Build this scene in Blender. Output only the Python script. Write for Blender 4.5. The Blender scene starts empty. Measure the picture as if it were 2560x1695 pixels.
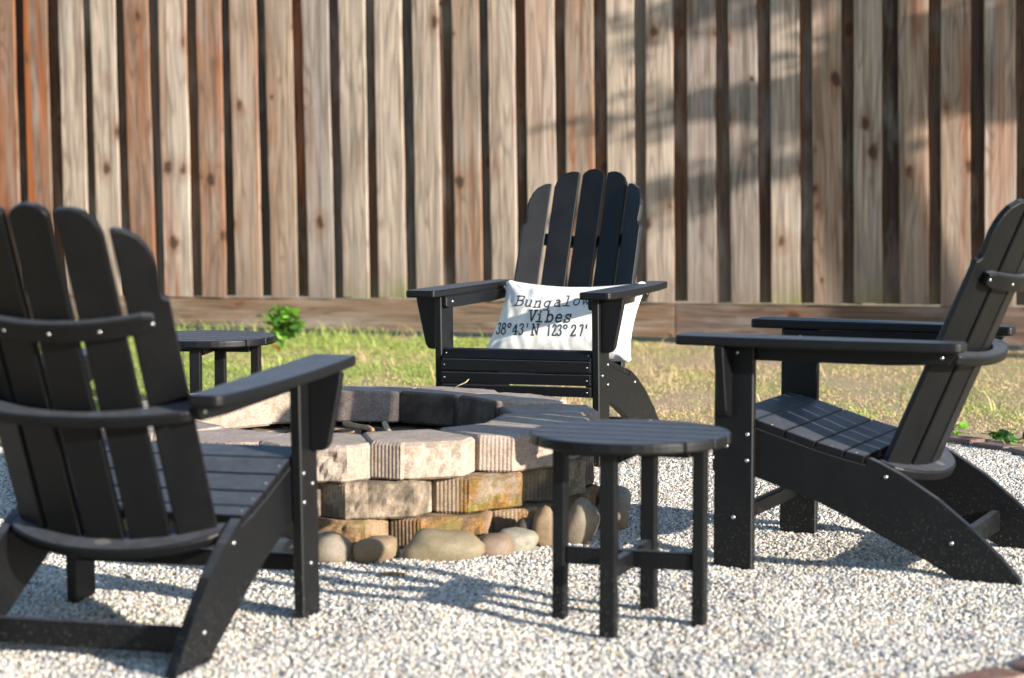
import bpy, bmesh, math, random
import numpy as np
from mathutils import Vector, Matrix, noise

rnd = random.Random(7)
R = math.radians
SC = bpy.context.scene
COL = SC.collection

# ------------------------------------------------------------------ camera
cam_d = bpy.data.cameras.new('camera')
cam = bpy.data.objects.new('camera', cam_d)
COL.objects.link(cam)
cam.location = (0, 0, 1.0892)
cam.rotation_euler = (R(90 - 4.918), 0, 0)
cam_d.sensor_width = 36.0
cam_d.lens = 5723.25 / 2560 * 36.0
cam_d.clip_start = 0.05
cam_d.clip_end = 400
cam_d.dof.use_dof = True
cam_d.dof.focus_distance = 7.25
cam_d.dof.aperture_fstop = 3.0
cam_d.dof.aperture_blades = 7
SC.camera = cam

# ------------------------------------------------------------------ sky, sun, exposure
SUN_EL = R(15.5)
SUN_H = Vector((math.sin(R(52.0)), -math.cos(R(52.0)), 0)).normalized()          # horizontal direction towards the sun
SUN_DIR = Vector((SUN_H.x * math.cos(SUN_EL), SUN_H.y * math.cos(SUN_EL), math.sin(SUN_EL)))
world = bpy.data.worlds.new('World')
SC.world = world
world.use_nodes = True
wn = world.node_tree
wn.nodes.clear()
sky = wn.nodes.new('ShaderNodeTexSky')
sky.sky_type = 'NISHITA'
sky.sun_disc = False
sky.sun_elevation = SUN_EL
sky.dust_density = 0.4
sky.ozone_density = 1.8
sky.sun_rotation = math.atan2(SUN_H.x, SUN_H.y)
bg = wn.nodes.new('ShaderNodeBackground')
bg.inputs['Strength'].default_value = 0.12
wo = wn.nodes.new('ShaderNodeOutputWorld')
wn.links.new(sky.outputs[0], bg.inputs['Color'])
wn.links.new(bg.outputs[0], wo.inputs['Surface'])

sd = bpy.data.lights.new('sun', 'SUN')
sd.energy = 5.0
sd.angle = R(0.53)
sd.color = (1.0, 0.92, 0.82)
sun = bpy.data.objects.new('sun', sd)
COL.objects.link(sun)
sun.location = SUN_DIR * 30
sun.rotation_euler = SUN_DIR.to_track_quat('Z', 'Y').to_euler()

SC.view_settings.view_transform = 'Standard'
SC.view_settings.look = 'None'
SC.view_settings.exposure = 1.2
SC.view_settings.gamma = 1.0
SC.view_settings.use_curve_mapping = False
SC.cycles.use_denoising = True
SC.cycles.max_bounces = 6
SC.cycles.sample_clamp_indirect = 6


# ------------------------------------------------------------------ material helpers
class NT:
    """short hand for building a node tree"""
    def __init__(s, name):
        s.m = bpy.data.materials.new(name)
        s.m.use_nodes = True
        s.t = s.m.node_tree
        s.t.nodes.clear()
        s.out = s.n('ShaderNodeOutputMaterial')
        s.b = s.n('ShaderNodeBsdfPrincipled')
        s.l(s.b.outputs[0], s.out.inputs['Surface'])

    def n(s, t, **k):
        x = s.t.nodes.new(t)
        for a, v in k.items():
            setattr(x, a, v)
        return x

    def l(s, a, b):
        s.t.links.new(a, b)

    def set(s, node, inp, v):
        if hasattr(v, 'is_linked') or hasattr(v, 'links'):
            s.l(v, node.inputs[inp])
        else:
            node.inputs[inp].default_value = v

    def math(s, op, a, b=0.0, c=0.0, clamp=False):
        x = s.n('ShaderNodeMath', operation=op, use_clamp=clamp)
        s.set(x, 0, a)
        s.set(x, 1, b)
        s.set(x, 2, c)
        return x.outputs[0]

    def mix(s, f, a, b, mode='MIX'):
        x = s.n('ShaderNodeMix', data_type='RGBA', blend_type=mode)
        s.set(x, 0, f)
        s.set(x, 6, a if not isinstance(a, tuple) else (*a[:3], 1))
        s.set(x, 7, b if not isinstance(b, tuple) else (*b[:3], 1))
        return x.outputs[2]

    def noise(s, vec, scale=5, detail=4, rough=0.55, dist=0.0):
        x = s.n('ShaderNodeTexNoise')
        s.l(vec, x.inputs['Vector'])
        x.inputs['Scale'].default_value = scale
        x.inputs['Detail'].default_value = detail
        x.inputs['Roughness'].default_value = rough
        x.inputs['Distortion'].default_value = dist
        return x.outputs['Fac']

    def ramp(s, f, pts, interp='LINEAR'):
        x = s.n('ShaderNodeValToRGB')
        x.color_ramp.interpolation = interp
        e = x.color_ramp.elements
        while len(e) < len(pts):
            e.new(0.5)
        for k, (p, c) in enumerate(pts):
            e[k].position = p
            e[k].color = (c, c, c, 1) if not isinstance(c, tuple) else (*c[:3], 1)
        s.l(f, x.inputs[0])
        return x.outputs[0]

    def coord(s, which='Object'):
        return s.n('ShaderNodeTexCoord').outputs[which]

    def mapping(s, vec, scale=(1, 1, 1), loc=(0, 0, 0)):
        x = s.n('ShaderNodeMapping')
        s.l(vec, x.inputs['Vector'])
        x.inputs['Scale'].default_value = scale
        s.set(x, 'Location', loc)
        return x.outputs[0]

    def attr(s, name, kind='OBJECT', out='Fac'):
        x = s.n('ShaderNodeAttribute', attribute_type=kind, attribute_name=name)
        return x.outputs[out]

    def info(s, out):
        return s.n('ShaderNodeObjectInfo').outputs[out]

    def bump(s, h, strength=0.3, dist=0.01):
        x = s.n('ShaderNodeBump')
        x.inputs['Strength'].default_value = strength
        x.inputs['Distance'].default_value = dist
        s.l(h, x.inputs['Height'])
        s.l(x.outputs[0], s.b.inputs['Normal'])

    def done(s, color=None, rough=None, metal=None, spec=None):
        if color is not None:
            s.set(s.b, 'Base Color', (*color[:3], 1) if isinstance(color, tuple) else color)
        if rough is not None:
            s.set(s.b, 'Roughness', rough)
        if metal is not None:
            s.set(s.b, 'Metallic', metal)
        if spec is not None:
            s.set(s.b, 'Specular IOR Level', spec)
        return s.m


def rand_offset(t, vec):
    """object coordinates shifted by the object's own random number"""
    r = t.info('Random')
    c = t.n('ShaderNodeCombineXYZ')
    t.l(t.math('MULTIPLY', r, 37.0), c.inputs[0])
    t.l(t.math('MULTIPLY', r, 91.0), c.inputs[1])
    t.l(t.math('MULTIPLY', r, 53.0), c.inputs[2])
    a = t.n('ShaderNodeVectorMath', operation='ADD')
    t.l(vec, a.inputs[0])
    t.l(c.outputs[0], a.inputs[1])
    return a.outputs[0]


def mat_plastic():
    t = NT('black_recycled_plastic')
    o = rand_offset(t, t.coord())
    g = t.noise(o, 420, 3, 0.6)
    big = t.noise(o, 9, 4, 0.6)
    # pale dust and splashed grit near the ground
    geo = t.n('ShaderNodeNewGeometry')
    sp = t.n('ShaderNodeSeparateXYZ')
    t.l(geo.outputs['Position'], sp.inputs[0])
    low = t.ramp(sp.outputs[2], [(0.0, 1.0), (0.22, 0.0)])
    sp1 = t.ramp(t.noise(o, 260, 2, 0.5), [(0.66, 0.0), (0.70, 1.0)])
    dust = t.math('MULTIPLY', t.math('MULTIPLY', low, sp1), 0.5)
    film = t.math('MULTIPLY', t.ramp(big, [(0.45, 0.0), (0.8, 1.0)]), 0.25)
    c = t.mix(film, (0.0030, 0.0034, 0.0043), (0.0088, 0.0090, 0.0096))
    c = t.mix(dust, c, (0.32, 0.29, 0.24))
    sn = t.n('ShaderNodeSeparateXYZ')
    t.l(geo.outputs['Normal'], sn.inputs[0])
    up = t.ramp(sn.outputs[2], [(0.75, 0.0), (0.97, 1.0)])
    dust_sheen = t.math('MULTIPLY', up, t.ramp(t.noise(o, 34, 5, 0.7), [(0.30, 0.40), (0.72, 0.80)]))
    c = t.mix(dust_sheen, c, (0.105, 0.112, 0.128))  # settled dust on upward faces, tinted blue to paint in sky sheen
    t.bump(g, 0.35, 0.0014)
    rg = t.ramp(big, [(0.3, 0.40), (0.8, 0.52)])
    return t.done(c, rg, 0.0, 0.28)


def mat_screw():
    t = NT('stainless_steel')
    return t.done((0.55, 0.54, 0.53), 0.35, 1.0)


def mat_plug():
    t = NT('grey_plastic_plug')
    return t.done((0.12, 0.115, 0.11), 0.5)


def mat_wood():
    t = NT('weathered_redwood')
    ob = t.coord()
    o = rand_offset(t, ob)
    base = t.info('Color')
    orange_amt = t.attr('orange')
    # long cathedral grain: contour lines of a stretched noise
    f1 = t.noise(t.mapping(o, (9, 9, 0.75)), 1.0, 2, 0.4, 0.3)
    rings = t.math('FRACT', t.math('MULTIPLY', f1, 11.0))
    rings = t.ramp(rings, [(0.0, 0.42), (0.25, 1.0), (0.75, 0.92), (1.0, 0.36)])
    fine = t.noise(t.mapping(o, (95, 95, 1.6)), 1.0, 4, 0.72)
    saw = t.noise(t.mapping(o, (5, 5, 95)), 1.0, 2, 0.5)
    blot = t.noise(t.mapping(o, (7, 7, 1.6)), 1.0, 4, 0.6)
    streak = t.noise(t.mapping(o, (16, 16, 0.55)), 1.0, 3, 0.55)
    c = t.mix(t.ramp(fine, [(0.3, 0.0), (0.72, 1.0)]), (0.30, 0.26, 0.24), (1.42, 1.41, 1.40))
    c = t.mix(0.85, base, c, 'MULTIPLY')
    c = t.mix(0.62, c, rings, 'MULTIPLY')
    c = t.mix(0.10, c, saw, 'MULTIPLY')
    # silvering and darker weather blotches
    c = t.mix(t.math('MULTIPLY', t.ramp(blot, [(0.50, 0.0), (0.72, 1.0)]), 0.55), c, (0.31, 0.285, 0.26))
    c = t.mix(t.math('MULTIPLY', t.ramp(blot, [(0.26, 1.0), (0.44, 0.0)]), 0.45), c, (0.105, 0.07, 0.05))
    dk = t.noise(t.mapping(o, (24, 24, 0.9)), 1.0, 4, 0.6)
    c = t.mix(t.math('MULTIPLY', t.ramp(dk, [(0.54, 0.0), (0.68, 1.0)]), 0.62), c, (0.062, 0.043, 0.034))
    # red heartwood streaks
    om = t.math('MULTIPLY', t.ramp(streak, [(0.49, 0.0), (0.62, 1.0)]), orange_amt, clamp=True)
    ored = t.mix(fine, (0.14, 0.038, 0.012), (0.36, 0.115, 0.035))
    c = t.mix(om, c, ored)
    # knots
    v = t.n('ShaderNodeTexVoronoi')
    t.l(t.mapping(o, (7.2, 0.0, 4.4)), v.inputs['Vector'])
    v.inputs['Scale'].default_value = 1.0
    sep = t.n('ShaderNodeSeparateColor')
    t.l(v.outputs['Color'], sep.inputs[0])
    keep = t.math('GREATER_THAN', sep.outputs[0], 0.36)
    warp = t.noise(t.mapping(o, (30, 30, 18)), 1.0, 2, 0.5)
    kd = t.math('ADD', v.outputs['Distance'], t.math('MULTIPLY', t.math('SUBTRACT', warp, 0.5), 0.24))
    ksz = t.math('MULTIPLY_ADD', sep.outputs[1], 0.16, 0.06)
    kr = t.math('DIVIDE', kd, ksz)
    kn = t.math('MULTIPLY', t.ramp(kr, [(0.55, 1.0), (1.0, 0.0)]), keep)
    halo = t.math('MULTIPLY', t.ramp(t.math('MULTIPLY', kr, 0.4), [(0.3, 1.0), (0.5, 0.6), (1.0, 0.0)]), keep)
    # ramp clamps at 1, so scale the halo distance
    c = t.mix(t.math('MULTIPLY', halo, 0.55), c, (0.16, 0.070, 0.032))
    c = t.mix(t.math('MULTIPLY', kn, 0.85), c, (0.035, 0.020, 0.013))
    # green algae and damp at the foot of a board
    sx = t.n('ShaderNodeSeparateXYZ')
    t.l(ob, sx.inputs[0])
    foot = t.ramp(sx.outputs[2], [(0.0, 1.0), (0.14, 0.0)])
    alg = t.math('MULTIPLY', t.math('MULTIPLY', foot, t.attr('algae')), t.ramp(blot, [(0.3, 0.2), (0.6, 1.0)]))
    damp = t.math('MULTIPLY', t.ramp(sx.outputs[2], [(0.0, 0.75), (0.38, 0.0)]), t.ramp(blot, [(0.35, 0.1), (0.62, 1.0)]))
    c = t.mix(damp, c, (0.15, 0.115, 0.095))
    c = t.mix(alg, c, (0.15, 0.16, 0.04))
    hsum = t.math('ADD', t.math('MULTIPLY', fine, 0.6), t.math('MULTIPLY', rings, 0.4))
    t.bump(hsum, 0.45, 0.004)
    return t.done(c, 0.85, 0.0, 0.2)


def mat_block():
    t = NT('split_face_concrete')
    ob = t.coord()
    o = rand_offset(t, ob)
    base = t.info('Color')
    sp = t.noise(o, 190, 3, 0.7)
    md = t.noise(o, 26, 5, 0.65)
    bg_ = t.noise(o, 8, 3, 0.6)
    c = t.mix(t.ramp(sp, [(0.32, 0.0), (0.7, 1.0)]), (0.60, 0.57, 0.55), (1.22, 1.22, 1.22))
    c = t.mix(1.0, base, c, 'MULTIPLY')
    c = t.mix(t.math('MULTIPLY', t.ramp(md, [(0.34, 1.0), (0.5, 0.0)]), 0.42), c, (0.17, 0.115, 0.075))
    c = t.mix(t.math('MULTIPLY', t.ramp(bg_, [(0.52, 0.0), (0.70, 1.0)]), 0.30), c, (0.48, 0.44, 0.40))
    moss = t.attr('moss')
    mm = t.math('MULTIPLY', t.ramp(t.math('ADD', t.math('MULTIPLY', md, 0.6), t.math('MULTIPLY', bg_, 0.5)), [(0.40, 0.0), (0.54, 1.0)]), moss, clamp=True)
    fs_ = t.n('ShaderNodeSeparateXYZ')
    t.l(ob, fs_.inputs[0])
    mm = t.math('MULTIPLY', mm, t.ramp(fs_.outputs[1], [(0.014, 1.0), (0.026, 0.22)]))
    mc = t.mix(t.ramp(sp, [(0.35, 0.0), (0.65, 1.0)]), (0.10, 0.055, 0.012), (0.30, 0.15, 0.035))
    mc = t.mix(t.ramp(t.noise(o, 17, 2, 0.5), [(0.5, 0.0), (0.6, 0.8)]), mc, (0.12, 0.11, 0.02))
    c = t.mix(mm, c, mc)
    stain = t.attr('stain')
    sm = t.math('MULTIPLY', t.ramp(t.noise(o, 11, 4, 0.6), [(0.42, 0.0), (0.58, 1.0)]), stain, clamp=True)
    c = t.mix(sm, c, (0.055, 0.047, 0.036))
    # soot on the face that looks into the fire
    sx = t.n('ShaderNodeSeparateXYZ')
    t.l(ob, sx.inputs[0])
    inner = t.ramp(sx.outputs[1], [(0.255, 0.0), (0.278, 1.0)])
    sm2 = t.math('MULTIPLY', t.math('MULTIPLY', inner, t.attr('soot')), t.ramp(bg_, [(0.25, 0.7), (0.6, 1.0)]), clamp=True)
    c = t.mix(sm2, c, t.mix(md, (0.014, 0.011, 0.010), (0.085, 0.058, 0.042)))
    t.bump(t.math('ADD', t.math('MULTIPLY', sp, 0.5), md), 0.55, 0.006)
    return t.done(c, 0.9, 0.0, 0.25)


def mat_stone():
    t = NT('river_stone')
    o = rand_offset(t, t.coord())
    base = t.info('Color')
    a = t.noise(o, 7, 4, 0.6)
    b = t.noise(o, 140, 3, 0.6)
    c = t.mix(t.ramp(a, [(0.3, 0.0), (0.7, 1.0)]), (0.72, 0.70, 0.68), (1.16, 1.13, 1.08))
    c = t.mix(1.0, base, c, 'MULTIPLY')
    vein = t.ramp(t.noise(o, 15, 5, 0.7, 1.5), [(0.47, 0.0), (0.5, 1.0), (0.53, 0.0)])
    c = t.mix(t.math('MULTIPLY', vein, 0.35), c, (0.10, 0.075, 0.055))
    c = t.mix(0.4, c, b, 'MULTIPLY')
    t.bump(b, 0.12, 0.002)
    return t.done(c, 0.62, 0.0, 0.35)


def mat_pebble():
    t = NT('pea_gravel')
    r = t.attr('tone', 'INSTANCER')
    c = t.ramp(r, [(0.0, (0.13, 0.125, 0.115)), (0.06, (0.25, 0.24, 0.23)), (0.16, (0.37, 0.36, 0.345)), (0.32, (0.49, 0.475, 0.44)),
                   (0.49, (0.60, 0.565, 0.50)), (0.66, (0.66, 0.615, 0.535)), (0.75, (0.54, 0.465, 0.345)), (0.84, (0.46, 0.36, 0.225)),
                   (0.895, (0.36, 0.23, 0.135)), (0.915, (0.68, 0.66, 0.61)), (0.965, (0.30, 0.305, 0.32))], 'CONSTANT')
    return t.done(c, 0.5, 0.0, 0.4)


def mat_gravel_bed():
    t = NT('gravel_bed')
    o = t.coord()
    v = t.n('ShaderNodeTexVoronoi')
    t.l(o, v.inputs['Vector'])
    v.inputs['Scale'].default_value = 170
    sep = t.n('ShaderNodeSeparateColor')
    t.l(v.outputs['Color'], sep.inputs[0])
    c = t.ramp(sep.outputs[0], [(0.0, (0.10, 0.09, 0.08)), (0.4, (0.22, 0.20, 0.17)), (1.0, (0.42, 0.40, 0.36))])
    t.bump(v.outputs['Distance'], -0.6, 0.006)
    return t.done(c, 0.85)


def mat_ground():
    t = NT('dry_lawn_soil')
    o = t.coord()
    a = t.noise(o, 1.1, 4, 0.6)
    b = t.noise(o, 60, 4, 0.7)
    c = t.mix(t.ramp(a, [(0.4, 0.0), (0.6, 1.0)]), (0.42, 0.31, 0.21), (0.34, 0.31, 0.15))
    c = t.mix(0.5, c, t.ramp(b, [(0.25, 0.5), (0.7, 1.3)]), 'MULTIPLY')
    t.bump(b, 0.5, 0.02)
    return t.done(c, 0.95, 0, 0.1)


def mat_grass():
    t = NT('lawn_blades')
    c = t.attr('blade_col', 'GEOMETRY', 'Color')
    tr = t.n('ShaderNodeBsdfTranslucent')
    t.l(c, tr.inputs['Color'])
    mx = t.n('ShaderNodeMixShader')
    mx.inputs[0].default_value = 0.3
    t.done(c, 0.6, 0, 0.25)
    t.l(t.b.outputs[0], mx.inputs[1])
    t.l(tr.outputs[0], mx.inputs[2])
    t.l(mx.outputs[0], t.out.inputs['Surface'])
    return t.m


def mat_leaf(name, col, tl=0.35):
    t = NT(name)
    o = t.coord()
    r = t.info('Random')
    c = t.mix(r, tuple(x * 0.72 for x in col), tuple(x * 1.25 for x in col))
    c = t.mix(t.math('MULTIPLY', t.noise(o, 60, 2, 0.5), 0.4), c, tuple(x * 0.55 for x in col))
    t.done(c, 0.45, 0, 0.4)
    tr = t.n('ShaderNodeBsdfTranslucent')
    t.l(c, tr.inputs['Color'])
    mx = t.n('ShaderNodeMixShader')
    mx.inputs[0].default_value = tl
    t.l(t.b.outputs[0], mx.inputs[1])
    t.l(tr.outputs[0], mx.inputs[2])
    t.l(mx.outputs[0], t.out.inputs['Surface'])
    return t.m


def mat_fabric():
    t = NT('white_linen')
    o = t.coord()
    a = t.noise(t.mapping(o, (900, 90, 90)), 1.0, 2, 0.6)
    b = t.noise(t.mapping(o, (90, 90, 900)), 1.0, 2, 0.6)
    s = t.math('ADD', a, b)
    c = t.mix(t.ramp(s, [(0.35, 0.0), (0.65, 1.0)]), (0.62, 0.60, 0.56), (0.76, 0.74, 0.69))
    t.bump(s, 0.35, 0.0015)
    t.set(t.b, 'Sheen Weight', 0.2)
    return t.done(c, 0.9, 0, 0.15)


def mat_simple(name, col, rough=0.8, nscale=30, amt=0.5, bump=0.3, spec=0.25):
    t = NT(name)
    o = rand_offset(t, t.coord())
    a = t.noise(o, nscale, 5, 0.65)
    c = t.mix(t.ramp(a, [(0.3, 0.0), (0.7, 1.0)]), tuple(x * (1 - amt) for x in col), tuple(x * (1 + amt * 0.5) for x in col))
    t.bump(a, bump, 0.004)
    return t.done(c, rough, 0, spec)


def mat_brick():
    t = NT('edging_brick')
    o = rand_offset(t, t.coord())
    a = t.noise(o, 40, 5, 0.7)
    b = t.noise(o, 9, 3, 0.6)
    c = t.mix(1.0, t.info('Color'), t.ramp(a, [(0.25, 0.55), (0.75, 1.25)]), 'MULTIPLY')
    c = t.mix(t.math('MULTIPLY', t.ramp(b, [(0.5, 0.0), (0.65, 1.0)]), 0.5), c, (0.30, 0.25, 0.20))
    t.bump(a, 0.5, 0.004)
    return t.done(c, 0.9, 0, 0.2)


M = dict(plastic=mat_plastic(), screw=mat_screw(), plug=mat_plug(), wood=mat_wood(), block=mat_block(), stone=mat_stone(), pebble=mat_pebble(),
         bed=mat_gravel_bed(), ground=mat_ground(), grass=mat_grass(), fabric=mat_fabric(), brick=mat_brick(),
         ink=mat_simple('charcoal_ink', (0.045, 0.05, 0.065), 0.85, 300, 0.3, 0.1), ash=mat_simple('ash', (0.09, 0.085, 0.08), 0.95, 25, 0.5, 0.6),
         twig=mat_simple('dry_twig', (0.30, 0.19, 0.10), 0.8, 60, 0.5), bark=mat_simple('tree_bark', (0.12, 0.085, 0.06), 0.9, 14, 0.5, 0.8),
         weed=mat_leaf('weed_leaf', (0.19, 0.40, 0.04)), weed_dark=mat_leaf('weed_leaf_dark', (0.06, 0.17, 0.03)), petal=mat_leaf('dry_orange_leaf', (0.55, 0.25, 0.06)),
         needle=mat_leaf('tree_foliage', (0.05, 0.085, 0.025), 0.2), straw=mat_simple('straw', (0.45, 0.36, 0.2), 0.8, 60, 0.4))


# ------------------------------------------------------------------ object helpers
def link(name, me, mat=None, parent=None, smooth=None):
    o = bpy.data.objects.new(name, me)
    COL.objects.link(o)
    if mat is not None and len(me.materials) == 0:
        me.materials.append(mat)
    if parent is not None:
        o.parent = parent
    if smooth is not None:
        me.polygons.foreach_set('use_smooth', [smooth] * len(me.polygons))
    return o


def thing(name, label, cat, loc=(0, 0, 0), rz=0.0, group=None):
    o = bpy.data.objects.new(name, None)
    o.empty_display_size = 0.1
    COL.objects.link(o)
    o.location = loc
    o.rotation_euler = (0, 0, rz)
    tag(o, label, cat, group)
    return o


def tag(o, label=None, cat=None, group=None, kind=None):
    if label:
        o['label'] = label
    if cat:
        o['category'] = cat
    if group:
        o['group'] = group
    if kind:
        o['kind'] = kind
    return o


def me_from_bm(name, bm):
    bmesh.ops.recalc_face_normals(bm, faces=bm.faces)
    me = bpy.data.meshes.new(name)
    bm.to_mesh(me)
    bm.free()
    return me


def me_py(name, verts, faces):
    me = bpy.data.meshes.new(name)
    me.from_pydata([tuple(v) for v in verts], [], faces)
    me.update()
    return me


def bevel(bm, w, seg=1):
    if w > 0:
        es = [e for e in bm.edges if len(e.link_faces) == 2 and e.calc_face_angle(0) > 0.55]
        bmesh.ops.bevel(bm, geom=es, offset=w, segments=seg, profile=0.5, affect='EDGES', clamp_overlap=True)


def prism(outline, o, ax, ay, az, thick, bev=0.003, seg=1, name='board'):
    """solid from a 2D outline: point = o + ax*u + ay*v, extruded by az*thick"""
    bm = bmesh.new()
    o, ax, ay, az = Vector(o), Vector(ax), Vector(ay), Vector(az)
    a = [bm.verts.new(o + ax * u + ay * v) for u, v in outline]
    b = [bm.verts.new(o + ax * u + ay * v + az * thick) for u, v in outline]
    n = len(a)
    bm.faces.new(a)
    bm.faces.new(b[::-1])
    for i in range(n):
        bm.faces.new((a[i], b[i], b[(i + 1) % n], a[(i + 1) % n]))
    bmesh.ops.recalc_face_normals(bm, faces=bm.faces)
    bevel(bm, bev, seg)
    return me_from_bm(name, bm)


def box(x0, x1, y0, y1, z0, z1, bev=0.003, name='board', seg=1):
    return prism([(x0, y0), (x1, y0), (x1, y1), (x0, y1)], (0, 0, z0), (1, 0, 0), (0, 1, 0), (0, 0, 1), z1 - z0, bev, seg, name)


def tube(pts, radii, n=7, name='tube'):
    vs, fs = [], []
    pts = [Vector(p) for p in pts]
    for i, p in enumerate(pts):
        d = (pts[min(i + 1, len(pts) - 1)] - pts[max(i - 1, 0)]).normalized()
        s = d.cross(Vector((0.13, 0.31, 0.94))).normalized()
        t = d.cross(s)
        for k in range(n):
            a = 2 * math.pi * k / n
            vs.append(p + (s * math.cos(a) + t * math.sin(a)) * radii[i])
    for i in range(len(pts) - 1):
        for k in range(n):
            fs.append((i * n + k, i * n + (k + 1) % n, (i + 1) * n + (k + 1) % n, (i + 1) * n + k))
    fs.append(tuple(range(n - 1, -1, -1)))
    fs.append(tuple((len(pts) - 1) * n + k for k in range(n)))
    return vs, fs


def round_poly(pts, seg=5):
    """pts: (x, y, r); fillets corners with r > 0"""
    out = []
    n = len(pts)
    for i, (x, y, r) in enumerate(pts):
        p = Vector((x, y))
        if r <= 0:
            out.append((x, y))
            continue
        a = (Vector(pts[i - 1][:2]) - p).normalized()
        b = (Vector(pts[(i + 1) % n][:2]) - p).normalized()
        for k in range(seg + 1):
            t = k / seg
            q = (p + a * r) * (1 - t) ** 2 + p * 2 * t * (1 - t) + (p + b * r) * t ** 2
            out.append((q.x, q.y))
    return out


def copy_tree(o, parent=None):
    c = o.copy()
    COL.objects.link(c)
    if parent is not None:
        c.parent = parent
    for ch in list(o.children):
        copy_tree(ch, c)
    return c


# ------------------------------------------------------------------ the setting: ground and gravel
LOOP = [(0.10, 4.30), (0.55, 4.40), (0.84, 4.55), (1.18, 4.84), (1.45, 5.35), (1.78, 6.05), (1.96, 6.8), (1.92, 7.5), (1.79, 7.93), (1.66, 8.27),
        (1.48, 8.52), (1.15, 8.72), (0.6, 8.62), (0.0, 8.58), (-0.7, 8.60), (-1.4, 8.42), (-1.95, 8.0), (-2.3, 7.3), (-2.4, 6.5), (-2.2, 5.6),
        (-1.75, 4.85), (-1.2, 4.36), (-0.55, 4.16)]


def catmull(pts, per=8):
    out = []
    n = len(pts)
    for i in range(n):
        p0, p1, p2, p3 = [Vector(pts[(i + k - 1) % n]) for k in range(4)]
        for k in range(per):
            t = k / per
            out.append(0.5 * ((2 * p1) + (p2 - p0) * t + (2 * p0 - 5 * p1 + 4 * p2 - p3) * t * t + (3 * p1 - p0 - 3 * p2 + p3) * t ** 3))
    return out


LOOPC = catmull(LOOP)
LP = np.array([(p.x, p.y) for p in LOOPC])


def inside(x, y):
    """vectorised point in polygon"""
    x = np.asarray(x, float)
    y = np.asarray(y, float)
    r = np.zeros(x.shape, bool)
    j = len(LP) - 1
    for i in range(len(LP)):
        xi, yi = LP[i]
        xj, yj = LP[j]
        if yi != yj:
            c = ((yi > y) != (yj > y)) & (x < (xj - xi) * (y - yi) / (yj - yi) + xi)
            r ^= c
        j = i
    return r


ground = link('ground', me_py('ground', [(-120, -90, -0.04), (120, -90, -0.04), (120, 150, -0.04), (-120, 150, -0.04)], [(0, 1, 2, 3)]), M['ground'])
tag(ground, kind='structure')


def lawn_height(x, y):
    return 0.006 * noise.noise(Vector((x * 1.7, y * 1.7, 0))) + 0.004 * noise.noise(Vector((x * 6, y * 6, 3)))


def grid_sheet(name, x0, x1, y0, y1, step, hfun, keep, mat):
    nx, ny = int((x1 - x0) / step), int((y1 - y0) / step)
    xs = np.linspace(x0, x1, nx + 1)
    ys = np.linspace(y0, y1, ny + 1)
    cx, cy = np.meshgrid((xs[:-1] + xs[1:]) / 2, (ys[:-1] + ys[1:]) / 2)
    k = keep(cx, cy)
    idx, vs, fs = {}, [], []

    def vid(i, j):
        if (i, j) not in idx:
            idx[(i, j)] = len(vs)
            vs.append((xs[i], ys[j], hfun(xs[i], ys[j])))
        return idx[(i, j)]
    for j, i in zip(*np.nonzero(k)):
        fs.append((vid(i, j), vid(i + 1, j), vid(i + 1, j + 1), vid(i, j + 1)))
    return link(name, me_py(name, vs, fs), mat, smooth=True)


def gravel_h(x, y):
    return -0.012 + 0.017 * noise.noise(Vector((x * 2.6, y * 2.6, 5))) + 0.006 * noise.noise(Vector((x * 9, y * 9, 1)))


lawn = grid_sheet('lawn', -7, 7, 2.0, 16.0, 0.1, lambda x, y: -0.012 + lawn_height(x, y), lambda x, y: ~inside(x, y), M['ground'])
tag(lawn, kind='structure')
bed = grid_sheet('gravel_bed', -2.6, 2.2, 4.0, 9.0, 0.04, gravel_h, inside, M['bed'])
tag(bed, kind='structure')


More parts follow.
